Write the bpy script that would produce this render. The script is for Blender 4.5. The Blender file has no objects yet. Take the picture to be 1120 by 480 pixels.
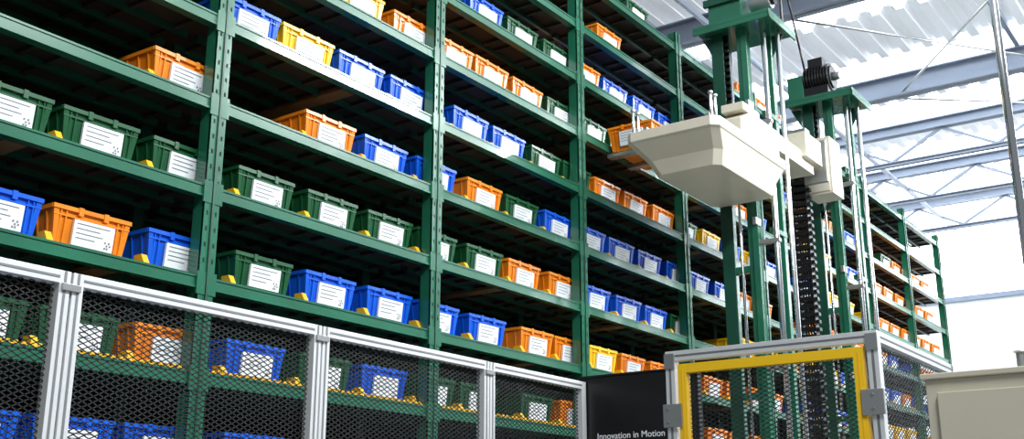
import bpy, math, random
from mathutils import Vector
random.seed(7)
H=1.5            # camera height: all z below are given relative to the eye, then lifted by H
D=4.0            # rack face plane y
BAY=0.412*D; X1=0.813*D
PZ=0.1080*D; Z0=0.290*D
S=bpy.context.scene
S.view_settings.view_transform='Standard'

# ------------------------------------------------------------ materials
def mat(name,col,rough=0.5,metal=0.0,noise=0.0,nscale=20,emit=None,es=0,spec=0.5,bump=0,trans=0,coat=0,sss=0):
    m=bpy.data.materials.new(name); m.use_nodes=True
    nt=m.node_tree; b=nt.nodes['Principled BSDF']
    b.inputs['Base Color'].default_value=(*col,1); b.inputs['Roughness'].default_value=rough
    b.inputs['Metallic'].default_value=metal
    b.inputs['Specular IOR Level'].default_value=spec
    b.inputs['Coat Weight'].default_value=coat
    if trans: b.inputs['Transmission Weight'].default_value=trans
    if emit:
        b.inputs['Emission Color'].default_value=(*emit,1); b.inputs['Emission Strength'].default_value=es
    if noise or bump:
        tc=nt.nodes.new('ShaderNodeTexCoord'); n=nt.nodes.new('ShaderNodeTexNoise')
        n.inputs['Scale'].default_value=nscale; n.inputs['Detail'].default_value=4
        nt.links.new(tc.outputs['Object'],n.inputs['Vector'])
        if noise:
            r=nt.nodes.new('ShaderNodeValToRGB')
            r.color_ramp.elements[0].position=0.3; r.color_ramp.elements[1].position=0.7
            r.color_ramp.elements[0].color=(*[c*(1-noise) for c in col],1)
            r.color_ramp.elements[1].color=(*[min(1,c*(1+noise)) for c in col],1)
            nt.links.new(n.outputs['Fac'],r.inputs['Fac']); nt.links.new(r.outputs['Color'],b.inputs['Base Color'])
        if bump:
            bp=nt.nodes.new('ShaderNodeBump'); bp.inputs['Strength'].default_value=bump
            nt.links.new(n.outputs['Fac'],bp.inputs['Height']); nt.links.new(bp.outputs['Normal'],b.inputs['Normal'])
    return m
GREEN=mat('green_paint',(0.015,0.130,0.072),0.24,noise=0.15,nscale=3,coat=0.3)
GREEN_D=mat('dark_green_and_shade',(0.007,0.060,0.036),0.35,noise=0.2,nscale=4)  # darker green; inside the rack it also puts shade into the colour
DECK=mat('shelf_deck',(0.024,0.017,0.009),0.6,noise=0.5,nscale=3)
PLANK=mat('plywood_underside',(0.16,0.095,0.03),0.6,noise=0.4,nscale=5)
BLACK=mat('black_plastic',(0.006,0.006,0.007),0.35)
HOLE=mat('slot_dark',(0.004,0.01,0.008),0.8)
YEL=mat('yellow_guide',(0.85,0.46,0.01),0.45)
YELP=mat('yellow_paint',(0.9,0.55,0.01),0.4)
ALU=mat('anodised_aluminium',(0.78,0.80,0.81),0.38,0.4)
ALUD=mat('aluminium_groove',(0.22,0.23,0.24),0.5,0.5)
CHROME=mat('chrome_rod',(0.78,0.80,0.81),0.15,1.0)
STEEL=mat('zinc_steel',(0.45,0.46,0.46),0.35,0.8)
WIRE=mat('mesh_wire',(0.03,0.033,0.033),0.45,0.5)
BEIGE=mat('beige_sheet_metal',(0.66,0.62,0.50),0.35,noise=0.04,nscale=4)
BEIGE2=mat('cabinet_paint',(0.58,0.54,0.42),0.45,noise=0.03,nscale=6)
PAPER=mat('label_paper',(0.84,0.88,0.91),0.35)
INK=mat('label_ink',(0.20,0.20,0.22),0.6)
CARD=mat('cardboard_parts',(0.25,0.24,0.22),0.7,noise=0.5,nscale=30)
BINS={'b':mat('blue_bin_plastic',(0.006,0.105,0.66),0.25,noise=0.1,nscale=8),
      'g':mat('green_bin_plastic',(0.010,0.085,0.030),0.25,noise=0.15,nscale=8),
      'o':mat('orange_bin_plastic',(0.80,0.235,0.012),0.25,noise=0.15,nscale=8),
      'y':mat('yellow_bin_plastic',(0.88,0.53,0.010),0.25,noise=0.06,nscale=8)}
BEAM=mat('roof_steel_paint',(0.20,0.24,0.31),0.5,noise=0.1,nscale=1)
ROOF=mat('roof_sheet',(0.62,0.64,0.68),0.5,0.1,noise=0.12,nscale=0.6,emit=(0.9,0.95,1.0),es=0.26)  # opaque sheet, with a slight glow added to brighten it
FRP=mat('translucent_roof_sheet',(0.8,0.85,0.9),0.5,emit=(0.93,0.97,1.0),es=4.0)
GLASS=mat('frosted_window_glass',(0.9,0.93,0.95),0.4,emit=(0.95,0.98,1.0),es=4.0)
WALL=mat('wall_white',(0.80,0.82,0.82),0.7,noise=0.03,nscale=1)
CONC=mat('concrete_floor',(0.25,0.26,0.26),0.5,noise=0.2,nscale=2)
SHADE=mat('rack_shade_black',(0.006,0.008,0.008),0.8,noise=0.2,nscale=1)  # near-black colour standing in for the shade behind the shelves

# ------------------------------------------------------------ mesh builder
import bmesh
class MB:
    def __init__(s): s.v=[];s.f=[];s.m=[];s.mats=[];s.sm=[]
    def mi(s,m):
        if m not in s.mats: s.mats.append(m)
        return s.mats.index(m)
    def add(s,vs,fs,m,smooth=False):
        o=len(s.v); s.v+=vs; k=s.mi(m)
        for f in fs: s.f.append([i+o for i in f]); s.m.append(k); s.sm.append(smooth)
    def box(s,x0,x1,y0,y1,z0,z1,m):
        vs=[(x0,y0,z0),(x1,y0,z0),(x1,y1,z0),(x0,y1,z0),(x0,y0,z1),(x1,y0,z1),(x1,y1,z1),(x0,y1,z1)]
        s.add(vs,[(0,3,2,1),(4,5,6,7),(0,1,5,4),(1,2,6,5),(2,3,7,6),(3,0,4,7)],m)
    def frustum(s,b,t,z0,z1,m):
        vs=[(b[0],b[2],z0),(b[1],b[2],z0),(b[1],b[3],z0),(b[0],b[3],z0),(t[0],t[2],z1),(t[1],t[2],z1),(t[1],t[3],z1),(t[0],t[3],z1)]
        s.add(vs,[(0,3,2,1),(4,5,6,7),(0,1,5,4),(1,2,6,5),(2,3,7,6),(3,0,4,7)],m)
    def cyl(s,p,q,r,m,n=12,r2=None):
        p=Vector(p);q=Vector(q);d=(q-p).normalized()
        a=d.orthogonal().normalized();b=d.cross(a); r2=r if r2 is None else r2
        vs=[tuple(p+(a*math.cos(2*math.pi*i/n)+b*math.sin(2*math.pi*i/n))*r) for i in range(n)]
        vs+=[tuple(q+(a*math.cos(2*math.pi*i/n)+b*math.sin(2*math.pi*i/n))*r2) for i in range(n)]
        o=len(s.v)
        s.add(vs,[(i,(i+1)%n,n+(i+1)%n,n+i) for i in range(n)],m,True)
        s.f.append([o+i for i in range(n)][::-1]);s.m.append(s.mi(m));s.sm.append(False)
        s.f.append([o+n+i for i in range(n)]);s.m.append(s.mi(m));s.sm.append(False)
    def bar(s,p,q,w,h,m):
        p=Vector(p);q=Vector(q);d=(q-p).normalized()
        up=Vector((0,0,1)) if abs(d.z)<0.95 else Vector((0,1,0))
        a=d.cross(up).normalized()*w/2;b=d.cross(a).normalized()*h/2
        vs=[tuple(p+x) for x in (a+b,a-b,-a-b,-a+b)]+[tuple(q+x) for x in (a+b,a-b,-a-b,-a+b)]
        s.add(vs,[(3,2,1,0),(4,5,6,7),(0,1,5,4),(1,2,6,5),(2,3,7,6),(3,0,4,7)],m)
    def prism(s,pts,axis,a0,a1,m):
        n=len(pts)
        def mk(p,a):
            return (a,p[0],p[1]) if axis=='x' else ((p[0],a,p[1]) if axis=='y' else (p[0],p[1],a))
        vs=[mk(p,a0) for p in pts]+[mk(p,a1) for p in pts]
        s.add(vs,[tuple(range(n))[::-1],tuple(range(n,2*n))]+[(i,(i+1)%n,n+(i+1)%n,n+i) for i in range(n)],m)
    def mesh(s,name):
        me=bpy.data.meshes.new(name); me.from_pydata(s.v,[],s.f)
        for m in s.mats: me.materials.append(m)
        me.polygons.foreach_set('material_index',s.m); me.polygons.foreach_set('use_smooth',s.sm)
        me.update()
        bm=bmesh.new(); bm.from_mesh(me); bmesh.ops.recalc_face_normals(bm,faces=bm.faces); bm.to_mesh(me); bm.free()
        return me
    def obj(s,name,parent=None,bevel=0):
        o=bpy.data.objects.new(name,s.mesh(name)); S.collection.objects.link(o)
        if parent: o.parent=parent
        if bevel:
            b=o.modifiers.new('bev','BEVEL'); b.width=bevel; b.segments=2; b.limit_method='ANGLE'
        return o
def empty(name,loc=(0,0,0)):
    e=bpy.data.objects.new(name,None); S.collection.objects.link(e); e.location=loc; return e

# ------------------------------------------------------------ rack
XS=[X1+BAY*(i-3) for i in range(0,12)]
XEND=XS[11]
LV=list(range(-5,8))
ZT=Z0+7*PZ+0.12+H
DEP=0.95
rack=empty('pallet_bin_rack')
u=MB()
for i,x in enumerate(XS):
    w=0.043
    u.box(x-w,x+w,D-0.004,D+0.010,0,ZT,GREEN)
    u.box(x-w,x-w+0.010,D,D+0.075,0,ZT,GREEN)
    u.box(x+w-0.010,x+w,D,D+0.075,0,ZT,GREEN)
    u.box(x-0.005,x+0.005,D-0.012,D,0,ZT,GREEN_D)
    u.box(x-w,x+w,D+DEP-0.07,D+DEP,0,ZT,GREEN_D)
    z=0.1
    while z<ZT-0.1:
        if i<8:
            for s_ in (-0.025,0.025): u.box(x+s_-0.004,x+s_+0.004,D-0.006,D-0.003,z,z+0.020,HOLE)
        z+=0.075
    u.box(x-0.09,x+0.09,D-0.02,D+0.1,0,0.015,GREEN)
    z=0.15
    while z<ZT-0.9:
        u.bar((x,D+0.58,z),(x,D+DEP-0.05,z+0.8),0.03,0.03,GREEN_D)
        u.bar((x,D+0.58,z+0.83),(x,D+DEP-0.05,z+0.83),0.03,0.03,GREEN_D)
        z+=0.86
    u.box(x-0.03,x+0.03,D+0.54,D+0.58,0,ZT,GREEN_D)
u.obj('upright_frames',rack)
b=MB()
for i in range(11):
    xa,xb=XS[i]+0.043,XS[i+1]-0.043
    for n in LV:
        z=Z0+n*PZ+H
        b.box(xa,xb,D+0.005,D+0.02,z-0.055,z,GREEN)
        b.box(xa,xb,D+0.000,D+0.006,z-0.008,z+0.002,GREEN)
        b.box(xa,xb,D+0.000,D+0.006,z-0.057,z-0.047,GREEN)
        b.box(xa,xb,D+0.02,D+0.07,z-0.006,z,GREEN)
        b.box(xa,xb,D+0.02,D+0.055,z-0.055,z-0.049,GREEN)
        xl=XS[i];xr=XS[i+1]
        for yy in (0.24,0.42,0.60,0.76):
            b.box(xl+0.03,xr-0.03,D+yy,D+yy+0.028,z-0.045,z-0.014,GREEN_D)
        b.box(xa,xb,D+DEP-0.04,D+DEP-0.01,z-0.055,z,GREEN)
        b.box(xl,xr,D+0.075,D+DEP-0.04,z-0.014,z-0.004,DECK)
        for xx,sg in ((xa,1),(xb,-1)):
            x0,x1=sorted((xx-sg*0.036,xx+sg*0.012))
            b.box(x0,x1,D-0.008,D+0.004,z-0.085,z+0.02,GREEN)
        for k in range(4):
            xc=xa+(k+0.5)*(xb-xa)/4
            for dx in (-0.13,0.13):
                b.box(xc+dx-0.012,xc+dx+0.012,D+0.05,D+DEP-0.05,z-0.034,z-0.014,DECK)
        if random.random()<0.45:
            xc=random.uniform(xl+0.3,xr-0.5); b.box(xc,xc+0.10,D+0.08,D+DEP-0.1,z-0.05,z-0.03,PLANK)
b.obj('shelf_beams',rack)

# ------------------------------------------------------------ bins
def bin_mesh(key):
    m=MB(); P=BINS[key]
    wb,wt=0.160,0.182; dep=0.42; h=0.185; t=0.006
    def ring(hw,y0,y1,z): return [(-hw,y0,z),(hw,y0,z),(hw,y1,z),(-hw,y1,z)]
    vs=ring(wb,0.02,dep-0.02,0)+ring(wt,0.0,dep,h)+ring(wt-t,t,dep-t,h)+ring(wb-t,0.02+t,dep-0.02-t,t)
    fs=[(3,2,1,0)]+[(i,(i+1)%4,4+(i+1)%4,4+i) for i in range(4)]+[(4+i,4+(i+1)%4,8+(i+1)%4,8+i) for i in range(4)]+[(8+i,8+(i+1)%4,12+(i+1)%4,12+i) for i in range(4)]+[(12,13,14,15)]
    m.add(vs,fs,P)
    for (x0,x1,y0,y1) in ((-wt-0.008,wt+0.008,-0.010,0.002),(-wt-0.008,wt+0.008,dep-0.002,dep+0.010),(-wt-0.010,-wt+0.002,0,dep),(wt-0.002,wt+0.010,0,dep)):
        m.box(x0,x1,y0,y1,h-0.016,h+0.002,P)
    m.box(-wt-0.002,wt+0.002,-0.004,0.004,h-0.042,h-0.036,P)
    for y in (0.05,0.12,0.2,0.28,0.35):
        for sg in (-1,1):
            m.frustum(sorted((sg*(wb-0.002),sg*(wb+0.006)))+[y-0.003,y+0.003],sorted((sg*(wt-0.002),sg*(wt+0.006)))+[y-0.003,y+0.003],0.0,h-0.02,P)
    for x in (-0.15,-0.125,0.125,0.15):
        m.frustum((x-0.003,x+0.003,0.013,0.022),(x-0.003,x+0.003,-0.006,0.002),0.0,h-0.02,P)
    for sg in (-1,1):
        m.frustum(sorted((sg*(wb-0.02),sg*(wb+0.004)))+[0.014,0.03],sorted((sg*(wt-0.02),sg*(wt+0.004)))+[-0.006,0.01],0,h-0.01,P)
        m.box(*sorted((sg*0.050,sg*0.072)),-0.013,0.0,h-0.03,h+0.006,P)
    def fy(z): return 0.02*(1-z/h)-0.016
    za,zb=0.03,0.138
    def card(x0,x1,z0,z1,o,mm):
        m.add([(x0,fy(z0)-o,z0),(x1,fy(z0)-o,z0),(x1,fy(z1)-o,z1),(x0,fy(z1)-o,z1)],[(0,1,2,3)],mm)
    lx=0.01
    m.frustum((lx-0.098,lx+0.098,fy(za)-0.001,fy(za)+0.012),(lx-0.098,lx+0.098,fy(zb)-0.001,fy(zb)+0.012),za,zb,PAPER)
    for (qx,qz) in ((0.055,0.04),(0.067,0.04),(0.079,0.052),(0.055,0.064),(0.073,0.064),(0.064,0.052)):
        card(lx+qx,lx+qx+0.008,qz,qz+0.008,0.003,INK)
    for k,(a,bb) in enumerate(((-0.085,0.075),(-0.085,0.03),(-0.085,0.045),(-0.085,0.01))):
        zz=0.122-0.02*k; card(lx+a,lx+bb,zz,zz+0.003,0.003,INK)
    m.box(-0.13,0.13,0.05,0.36,0.01,0.10,CARD)
    return m.mesh('bin_'+key)
BM={k:bin_mesh(k) for k in BINS}
bins=empty('storage_bins')
BY=D+0.095
R={4:[(.94,'y'),(1.048,'y'),(1.165,'o'),(1.265,'o'),(1.36,'o'),(1.466,'o'),(1.573,'g')],
   3:[(.553,'y'),(.854,'b'),(.952,'y'),(1.055,'b'),(1.160,'b'),(1.305,'b'),(1.41,'b'),(1.521,'g'),(1.62,'g')],
   2:[(.763,'o'),(1.000,'o'),(1.112,'b'),(1.222,'b'),(1.343,'o'),(1.449,'g'),(1.558,'b')],
   1:[(.556,'g'),(.660,'g'),(.772,'g'),(.896,'g'),(1.012,'g'),(1.125,'g'),(1.230,'g'),(1.344,'g'),(1.455,'o'),(1.57,'o')],
   0:[(.558,'b'),(.662,'o'),(.777,'b'),(.898,'g'),(1.015,'b'),(1.128,'b'),(1.235,'b'),(1.355,'b'),(1.49,'o'),(1.59,'o')],
  -1:[(.555,'g'),(.660,'g'),(.770,'o'),(.895,'b'),(1.01,'g'),(1.125,'b'),(1.23,'g'),(1.335,'g'),(1.49,'g'),(1.6,'o')],
  -2:[(.56,'b'),(.665,'b'),(.77,'b'),(.9,'b'),(1.01,'b'),(1.12,'b'),(1.23,'g'),(1.34,'b'),(1.45,'b'),(1.56,'g')],
   5:[(1.17,'g'),(1.345,'b'),(1.45,'g'),(1.56,'g'),(1.66,'o')]}
g=MB()
for n in LV:
    z=Z0+n*PZ+H
    row=[(r*BY,c) for r,c in R.get(n,[])]
    x=(row[-1][0] if row else XS[0]+random.uniform(0.25,0.5))+0.45
    prev='b'
    while x<XEND-0.25:
        if random.random()<0.5: prev=random.choice('bobogoy')
        if n in (0,-1,-2) and 2.0<x/BY<2.45: prev='o'
        if random.random()<(0.12 if n<6 else 0.6): pass
        else: row.append((x,prev))
        x+=random.uniform(0.425,0.475)
    for (x,ch) in row:
        o=bpy.data.objects.new('bin',BM[ch]); S.collection.objects.link(o); o.parent=bins
        o.location=(x,BY+random.uniform(0,0.012),z+0.004); o.rotation_euler.z=random.uniform(-0.02,0.02)
        if n<4:
            g.prism([(BY-0.045,z),(BY+0.04,z),(BY+0.04,z+0.06),(BY-0.01,z+0.06)],'x',x-0.225,x-0.195,YEL)
            g.box(x-0.218,x-0.2,BY+0.04,BY+0.30,z,z+0.04,YEL)
for i in range(11):
    xa,xb=XS[i]+0.06,XS[i+1]-0.06
    for n in LV:
        if n<=-1:
            z=Z0+n*PZ+H; x=xa
            while x<xb-0.03:
                g.box(x,x+0.016,D+0.022,D+0.03,z,z+0.022,YEL); x+=0.034
            g.box(xa,xb,D+0.022,D+0.034,z,z+0.010,YEL)
g.obj('bin_guides',rack)
c=MB()
c.box(XS[0],XEND,D+DEP+0.06,D+DEP+0.08,0,Z0+5*PZ+H,SHADE)  # sheet added so the gaps between shelves go dark
c.obj('rack_shade_sheet',rack)

# ------------------------------------------------------------ fence
FY=2.8; FT=0.73+H
fx=[0.64*FY-0.993*k for k in range(2,0,-1)]+[0.64*FY+0.993*k for k in range(0,3)]
FEND=4.55
def wire_panel(m,origin,ax,W,z0,z1,pu=0.034,pv=0.017,r=0.0016):
    ox,oy=origin; sl=pv/pu
    Hh=z1-z0
    def P(a,z): return (ox+ax[0]*a,oy+ax[1]*a,z)
    for sgn in (1,-1):
        c=(-W*sl) if sgn>0 else 0
        end=Hh if sgn>0 else Hh+W*sl
        while c<end:
            if sgn>0: a0=max(0,(0-c)/sl); a1=min(W,(Hh-c)/sl)
            else: a0=max(0,(c-Hh)/sl); a1=min(W,c/sl)
            if a1>a0+0.005:
                m.bar(P(a0,z0+c+sgn*sl*a0),P(a1,z0+c+sgn*sl*a1),r*1.2,r*2,WIRE)
            c+=pv*1.0
fence=empty('safety_fence')
m=MB(); w=MB()
for x in fx:
    for dx in (-0.036,0.006):
        m.box(x+dx,x+dx+0.034,FY-0.02,FY+0.02,0,FT,ALU)
        m.box(x+dx+0.013,x+dx+0.021,FY-0.0215,FY-0.0195,0,FT,ALUD)
    m.box(x-0.012,x+0.012,FY-0.012,FY+0.012,0,FT,ALUD)
    m.box(x-0.03,x+0.03,FY-0.028,FY-0.02,FT-0.055,FT-0.035,STEEL)
    m.box(x-0.06,x+0.06,FY-0.05,FY+0.05,0,0.012,STEEL)
ends=fx+[FEND]
for a,bx in zip(ends[:-1],ends[1:]):
    m.box(a+0.04,bx-0.036,FY-0.02,FY+0.02,FT-0.036,FT,ALU)
    m.box(a+0.04,bx-0.036,FY-0.0215,FY-0.0195,FT-0.022,FT-0.014,ALUD)
    m.box(a+0.04,bx-0.036,FY-0.02,FY+0.02,0.08,0.12,ALU)
    wire_panel(w,(a+0.04,FY+0.005),(1,0),bx-a-0.076,0.12,FT-0.036)
m.box(FEND-0.036,FEND,FY-0.02,FY+0.02,0,FT,ALU)
m.obj('aluminium_frame',fence,0.002); w.obj('expanded_mesh',fence)

# black equipment panel
bp=empty('black_equipment_panel')
PXX=FEND+0.01
m=MB(); m.box(PXX,PXX+0.03,2.22,FY+0.02,0.0,0.75+H,BLACK); m.box(PXX-0.006,PXX+0.036,2.2,2.225,0,0.755+H,BLACK); m.box(PXX-0.006,PXX+0.036,2.2,FY+0.025,0.75+H,0.76+H,BLACK)
m.obj('panel',bp,0.002)
tx=bpy.data.curves.new('panel_lettering','FONT'); tx.body='Innovation in Motion'; tx.size=0.042; tx.extrude=0.0005; tx.align_x='CENTER'
to=bpy.data.objects.new('panel_lettering',tx); S.collection.objects.link(to); to.parent=bp
to.rotation_euler=(math.radians(90),0,math.radians(-90)); to.location=(PXX-0.003,2.55,0.459+H)
tx.materials.append(PAPER)

# ------------------------------------------------------------ gate cell
GX=4.0; GY0,GY1=1.233,2.04; GT=0.73+H
gate=empty('safety_gate')
m=MB(); w=MB()
for y in (GY0,GY1):
    m.box(GX-0.02,GX+0.02,y-0.02,y+0.02,0,GT,ALU)
    m.box(GX-0.0215,GX-0.0195,y-0.005,y+0.005,0,GT-0.04,ALUD)
    m.box(GX-0.05,GX+0.05,y-0.05,y+0.05,0,0.012,STEEL)
m.box(GX-0.02,GX+0.02,GY0+0.02,GY1-0.02,GT-0.04,GT,ALU)
m.box(GX-0.0215,GX-0.0195,GY0+0.02,GY1-0.02,GT-0.024,GT-0.016,ALUD)
for y in (GY0,GY1):
    m.box(GX-0.028,GX-0.02,y-0.022,y+0.022,GT-0.07,GT-0.01,STEEL)
    for zz in (GT-0.30,0.3):
        m.box(GX-0.034,GX-0.02,y-0.03 if y==GY0 else y-0.05,y+0.05 if y==GY0 else y+0.03,zz,zz+0.09,STEEL)
        for hz in (0.02,0.07): m.cyl((GX-0.038,y+0.01,zz+hz),(GX-0.034,y+0.01,zz+hz),0.006,ALUD,10)
y=GY0
m.box(GX+0.02,GX+1.0,y-0.02,y+0.02,GT-0.04,GT,ALU)
m.box(GX+0.02,GX+1.0,y-0.0215,y-0.0195,GT-0.024,GT-0.016,ALUD)
m.box(GX+0.98,GX+1.02,y-0.02,y+0.02,0,GT,ALU)
m.box(GX+0.02,GX+1.0,y-0.02,y+0.02,0.08,0.12,ALU)
wire_panel(w,(GX+0.02,y+0.005),(1,0),0.96,0.12,GT-0.04)
a0,a1=GY0+0.035,GY1-0.035; t=0.036; zt=GT-0.055
m.box(GX-0.024,GX+0.012,a0,a0+t,0.12,zt,YELP); m.box(GX-0.024,GX+0.012,a1-t,a1,0.12,zt,YELP)
m.box(GX-0.024,GX+0.012,a0+t,a1-t,zt-t,zt,YELP); m.box(GX-0.024,GX+0.012,a0+t,a1-t,0.12,0.12+t,YELP)
for yy in (a0+t/2,a1-t/2):
    m.box(GX-0.0255,GX-0.0235,yy-0.003,yy+0.003,0.15,zt-0.02,YEL)
wire_panel(w,(GX,a0+t),(0,1),a1-a0-2*t,0.165,zt-t)
m.obj('gate_frame',gate,0.002); w.obj('gate_mesh',gate)

# ------------------------------------------------------------ control cabinet
m=MB()
m.box(3.0,3.5,-0.45,0.80,0.1,0.405+H,BEIGE2)
m.box(2.99,3.51,-0.46,0.81,0.405+H,0.42+H,BEIGE2)
m.box(3.02,3.48,-0.43,0.78,0,0.1,BLACK)
m.box(2.985,3.0,-0.42,0.16,0.15,0.37+H,BEIGE2); m.box(2.985,3.0,0.19,0.77,0.15,0.37+H,BEIGE2)
m.box(2.965,2.985,0.12,0.15,1.0,1.15,BLACK)
m.cyl((3.1,0.58,0.42+H),(3.1,0.58,0.47+H),0.012,STEEL); m.cyl((3.1,0.58,0.47+H),(3.1,0.58,0.475+H),0.018,STEEL)
m.obj('control_cabinet',None,0.004)

# ------------------------------------------------------------ stacker crane
crane=empty('stacker_crane')
m=MB()
def col(x,y,wx,wy,z0,z1,mm=GREEN): m.box(x-wx/2,x+wx/2,y-wy/2,y+wy/2,z0,z1,mm)
TOP=3.94+H
XM1,XM2=7.75,9.65
for (X,top,ys) in ((XM1,TOP,(3.41,3.21,3.06)),(XM2,TOP,(3.38,3.20,3.06))):
    col(X,ys[0],0.08,0.07,0.2,top); col(X,ys[1],0.08,0.08,0.2,top); col(X+0.25,ys[2]+0.03,0.06,0.05,0.2,top)
    m.box(X-0.055,X-0.04,ys[0]-0.05,ys[0]+0.05,0.2,top,GREEN_D); m.box(X-0.055,X-0.04,ys[1]-0.05,ys[1]+0.0,0.2,top,GREEN)
    m.cyl((X-0.02,ys[2]-0.03,0.2),(X-0.02,ys[2]-0.03,top+0.1),0.022,CHROME)
    m.cyl((X+0.1,ys[2]-0.1,0.2),(X+0.1,ys[2]-0.1,top),0.020,CHROME)
    m.cyl((X-0.03,(ys[0]+ys[1])/2,0.2),(X-0.03,(ys[0]+ys[1])/2,top),0.012,CHROME)
    z=0.6
    while z<top-0.3:
        m.box(X-0.035,X+0.035,ys[1],ys[0],z,z+0.05,GREEN)
        m.box(X+0.04,X+0.28,ys[2]+0.0,ys[2]+0.05,z+0.3,z+0.34,GREEN)
        m.box(X-0.08,X+0.02,ys[1]-0.05,ys[1]-0.02,z+0.35,z+0.41,STEEL)
        m.box(X-0.05,X+0.0,ys[2]-0.06,ys[1]-0.04,z+0.2,z+0.23,STEEL)
        z+=0.95
    yb=(ys[0]+ys[1])/2+0.045
    m.box(X+0.02,X+0.03,yb-0.025,yb+0.025,TOP-1.1,top,BLACK)
    zz=TOP-1.1
    while zz<top-0.02:
        m.box(X-0.02,X+0.02,yb-0.025,yb+0.025,zz,zz+0.028,BLACK); zz+=0.055
    m.box(X-0.2,X+0.35,2.90,3.55,top,top+0.03,GREEN)
    m.box(X-0.2,X-0.185,2.90,3.55,top-0.04,top,GREEN); m.box(X-0.2,X+0.35,2.90,2.915,top-0.04,top,GREEN)
    m.prism([(3.45,top-0.02),(3.45,top-0.2),(3.54,top-0.02)],'x',X-0.04,X+0.04,GREEN_D)
    m.prism([(3.05,top-0.02),(3.05,top-0.2),(2.95,top-0.02)],'x',X+0.2,X+0.22,GREEN_D)
    m.box(X-0.5,X+0.6,2.95,3.5,0.06,0.24,GREEN)
    for yy in (3.1,3.35):
        m.cyl((X-0.35,yy-0.03,0.09),(X-0.35,yy+0.03,0.09),0.09,STEEL,20); m.cyl((X+0.45,yy-0.03,0.09),(X+0.45,yy+0.03,0.09),0.09,STEEL,20)
m.box(7.4,10.4,3.1,3.35,0.1,0.26,GREEN)
m.box(XM1-0.1,XM1+0.2,3.17,3.45,TOP+0.03,TOP+0.5,GREEN); m.box(XM1-0.13,XM1-0.1,3.14,3.48,TOP+0.22,TOP+0.28,GREEN_D)
m.cyl((XM1,3.12,TOP+0.2),(XM1,2.95,TOP+0.2),0.075,STEEL,20); m.cyl((XM1,2.95,TOP+0.2),(XM1,2.92,TOP+0.2),0.05,BLACK,20)
m.cyl((XM1+0.1,3.02,TOP+0.03),(XM1+0.1,3.02,TOP+0.6),0.02,CHROME,12); m.cyl((XM1+0.2,2.95,TOP+0.03),(XM1+0.2,2.95,TOP+0.6),0.012,BLACK,12)
m.box(XM2-0.12,XM2+0.12,3.38,3.53,TOP+0.03,TOP+0.28,GREEN)
MZ=TOP+0.25
m.cyl((XM2,3.38,MZ),(XM2,3.12,MZ),0.11,BLACK,24)
for k in range(9):
    m.cyl((XM2,3.37-k*0.028,MZ),(XM2,3.362-k*0.028,MZ),0.135,BLACK,24)
m.box(XM2-0.06,XM2+0.06,3.2,3.34,MZ+0.11,MZ+0.20,BLACK); m.box(XM2-0.1,XM2+0.1,3.15,3.4,TOP+0.03,TOP+0.15,BLACK)
m.cyl((XM2,3.12,MZ),(XM2,3.06,MZ),0.04,STEEL,16)
# motor feed cable looping over to the first mast
pts=[Vector((XM2+(XM1+0.2-XM2)*k/14,3.38,TOP+0.28+0.22*k/14+1.1*math.sin(math.pi*k/14))) for k in range(15)]
for p,q in zip(pts[:-1],pts[1:]): m.cyl(p,q,0.011,BLACK,8)
m.obj('masts',crane,0.003)
m=MB(); z=0.4; X,Y=8.7,3.18
while z<3.3+H:
    m.box(X-0.035,X+0.035,Y-0.065,Y-0.05,z,z+0.055,BLACK); m.box(X-0.035,X+0.035,Y+0.05,Y+0.065,z,z+0.055,BLACK)
    m.box(X-0.045,X-0.03,Y-0.065,Y+0.065,z+0.008,z+0.040,BLACK); m.box(X+0.03,X+0.045,Y-0.065,Y+0.065,z+0.012,z+0.035,BLACK)
    m.box(X-0.025,X+0.025,Y-0.090,Y-0.064,z+0.005,z+0.032,BLACK)
    z+=0.062
for k,yy in enumerate((-0.03,-0.01,0.012,0.032)):
    m.cyl((X,Y+yy,0.4),(X,Y+yy,3.3+H),0.008,BLACK,8)
m.box(X-0.05,X+0.05,Y-0.1,Y+0.1,3.3+H,3.36+H,STEEL)
m.obj('cable_chain',crane)
# carriage (lifting platform)
m=MB()
x0,x1,y0,y1=6.5,7.75,2.91,3.62
def poly_loft(rings,mm):
    n=len(rings[0]); vs=[p for r in rings for p in r]; fs=[tuple(range(n))[::-1],tuple(range((len(rings)-1)*n,len(rings)*n))]
    for k in range(len(rings)-1):
        for i in range(n): fs.append((k*n+i,k*n+(i+1)%n,(k+1)*n+(i+1)%n,(k+1)*n+i))
    m.add(vs,fs,mm)
def oct_ring(x0,x1,y0,y1,c,z): return [(x0+c,y0,z),(x1-c,y0,z),(x1,y0+c,z),(x1,y1-c,z),(x1-c,y1,z),(x0+c,y1,z),(x0,y1-c,z),(x0,y0+c,z)]
Q=0.16
poly_loft([oct_ring(x0+0.18,x1-0.10,y0+0.08,y1-0.14,0.05,2.31+Q+H),oct_ring(x0+0.14,x1-0.08,y0+0.05,y1-0.09,0.05,2.41+Q+H),oct_ring(x0+0.02,x1-0.02,y0+0.01,y1-0.01,0.05,2.52+Q+H),oct_ring(x0,x1,y0,y1,0.05,2.53+Q+H),oct_ring(x0,x1,y0,y1,0.05,2.60+Q+H)],BEIGE)
ZP=2.60+Q+H
m.box(x0+0.06,x1-0.05,y0+0.05,y1-0.05,ZP,ZP+0.025,STEEL)
m.box(x0+0.1,x0+0.8,y0+0.1,y0+0.13,ZP+0.025,ZP+0.06,STEEL); m.box(x0+0.1,x0+0.8,y1-0.13,y1-0.1,ZP+0.025,ZP+0.06,STEEL)
ZF=ZP+0.06
for xf in (6.95,7.25): m.box(xf,xf+0.07,y1-0.3,4.02,ZF-0.03,ZF,STEEL); m.box(xf,xf+0.07,y1-0.3,y1-0.1,ZP,ZF-0.03,STEEL)
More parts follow.
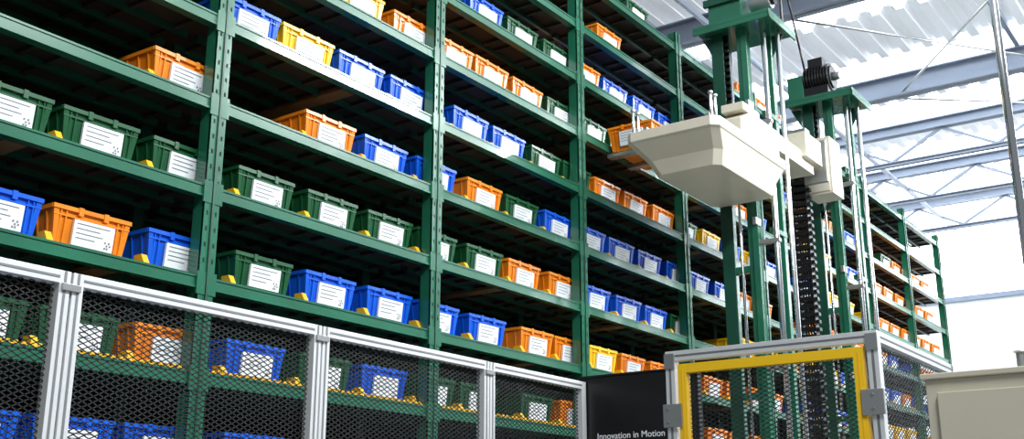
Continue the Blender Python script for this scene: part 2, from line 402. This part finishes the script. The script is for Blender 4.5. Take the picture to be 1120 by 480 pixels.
for (px_,py_) in ((x0+0.05,y1-0.05),(x0+0.12,y1-0.05),(x0+0.05,y0+0.06),(x0+0.12,y0+0.06)):
    m.cyl((px_,py_,ZP),(px_,py_,ZP+0.17),0.012,CHROME,10); m.cyl((px_,py_,ZP+0.17),(px_,py_,ZP+0.19),0.018,STEEL,10)
m.prism([(6.95,ZP),(7.64,ZP),(7.64,ZP+0.22),(7.15,ZP+0.22),(6.95,ZP+0.12)],'y',2.93,3.14,BEIGE)
m.box(7.05,7.35,2.95,3.12,ZP+0.22,ZP+0.28,BEIGE)
m.box(7.66,8.45,2.96,3.16,2.86+H,3.00+H,BEIGE)
m.box(8.2,8.55,2.92,3.13,2.95+H,3.16+H,BEIGE)
m.box(7.45,7.75,3.02,3.5,2.6+H,2.82+H,BEIGE)
m.box(8.60,8.64,2.90,3.10,2.84+H,3.2+H,STEEL)
m.box(8.80,9.06,2.93,3.16,2.80+H,3.30+H,BEIGE); m.box(8.79,8.80,2.95,3.14,2.82+H,3.28+H,BEIGE)
m.box(9.05,9.6,3.1,3.15,3.0+H,3.1+H,GREEN)
m.obj('lift_carriage',crane,0.006)
o=bpy.data.objects.new('carried_tote',BM['o']); S.collection.objects.link(o); o.parent=crane
o.rotation_euler.z=math.radians(-90); o.scale=(1.0,1.35,1.0)
o.location=(6.92,3.80,ZF+0.001)

# ------------------------------------------------------------ building
RZ=6.5+H
m=MB(); m.box(-6,24,-8,11,-0.05,0,CONC); m.obj('floor')
m=MB(); WX=23.5
m.box(WX,WX+0.15,-8,11,0,4.75+H,WALL); m.box(WX-0.06,WX,-8,11,4.7+H,4.8+H,BEAM); m.box(WX,WX+0.15,-8,11,6.4+H,RZ+0.2,WALL)
m.obj('wall_far')
m=MB(); m.box(WX+0.05,WX+0.07,-8,11,4.75+H,6.4+H,GLASS)
y=-8
while y<11: m.box(WX-0.02,WX+0.1,y-0.02,y+0.02,4.75+H,6.4+H,WALL); y+=1.2
m.obj('window_1')
m=MB(); m.box(-6,24,10.9,11,0,RZ+0.3,WALL); m.obj('wall_back')
m=MB()
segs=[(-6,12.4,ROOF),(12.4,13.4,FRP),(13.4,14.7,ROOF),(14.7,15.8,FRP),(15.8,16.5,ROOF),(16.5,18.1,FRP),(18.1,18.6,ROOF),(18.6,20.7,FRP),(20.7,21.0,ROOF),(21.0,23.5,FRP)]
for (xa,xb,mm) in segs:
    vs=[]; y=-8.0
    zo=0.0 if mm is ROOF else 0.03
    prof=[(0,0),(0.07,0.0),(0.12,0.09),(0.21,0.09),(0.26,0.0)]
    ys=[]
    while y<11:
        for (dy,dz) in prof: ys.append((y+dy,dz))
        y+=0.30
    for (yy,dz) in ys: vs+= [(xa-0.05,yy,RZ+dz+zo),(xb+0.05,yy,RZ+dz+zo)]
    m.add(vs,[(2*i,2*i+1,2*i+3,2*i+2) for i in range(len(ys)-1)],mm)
m.obj('ceiling')
m=MB()
def ibeam_y(x,z0,z1,w=0.16):
    m.box(x-w/2,x+w/2,-8,11,z0,z0+0.02,BEAM); m.box(x-w/2,x+w/2,-8,11,z1-0.02,z1,BEAM); m.box(x-0.012,x+0.012,-8,11,z0,z1,BEAM)
for x in (4.5,8.4,12.0,15.3): ibeam_y(x,6.1+H,6.42+H,0.2)
for x in (17.4,19.6,21.8):
    ibeam_y(x,6.28+H,6.45+H); ibeam_y(x,5.78+H,5.85+H,0.10)
    y=-8; s_=0
    while y<10.2:
        a,bz=(5.85,6.28) if s_%2==0 else (6.28,5.85)
        m.bar((x,y,a+H),(x,y+0.8,bz+H),0.04,0.04,BEAM); y+=0.8; s_+=1
for y in (-4,-1.0,2.4,6.2,9):
    m.box(-6,23.5,y-0.03,y+0.03,6.42+H,6.5+H,BEAM)
for (a,bq) in (((12.3,4.4,6.2+H),(15.2,2.2,6.2+H)),((12.3,2.2,6.2+H),(15.2,-1,6.2+H)),((15.4,4,6.1+H),(17.4,1.6,6.1+H)),((15.3,4.0,6.15+H),(12.1,1.6,6.15+H))):
    m.cyl(a,bq,0.015,STEEL,8)
m.cyl((-6,5.2,6.05+H),(23,5.2,6.05+H),0.04,BEAM,10)
m.obj('roof_frame')
m=MB(); m.cyl((5.8,1.0,0),(5.8,1.0,RZ),0.022,CHROME,16); m.cyl((5.8,1.0,0),(5.8,1.0,0.02),0.07,STEEL,16); m.obj('vertical_conduit_pole')

# ------------------------------------------------------------ lights
W=bpy.data.worlds.new('World'); S.world=W; W.use_nodes=True
W.node_tree.nodes['Background'].inputs[0].default_value=(0.84,0.91,1.0,1); W.node_tree.nodes['Background'].inputs[1].default_value=0.24
def area(name,loc,rot,sx,sy,e,col=(1,1,1)):
    l=bpy.data.lights.new(name,'AREA'); l.shape='RECTANGLE'; l.size=sx; l.size_y=sy; l.energy=e; l.color=col
    o=bpy.data.objects.new(name,l); S.collection.objects.link(o); o.location=loc; o.rotation_euler=rot; return o
for k,x in enumerate((0,5,10,15)):
    area('front_fill_light',(x,-1.8,7.4),(math.radians(46),0,0),3.0,0.6,460,(0.96,0.98,1.0))  # soft fill added out of view, lighting the bin fronts from camera side
# ------------------------------------------------------------ camera
cd=bpy.data.cameras.new('camera'); cd.lens=36*1222/1120; cd.sensor_width=36; cd.clip_start=0.05; cd.clip_end=200
co=bpy.data.objects.new('camera',cd); S.collection.objects.link(co)
co.location=(0,0,H); co.rotation_euler=(math.radians(90+16.1),0,math.radians(35.2-90)); S.camera=co
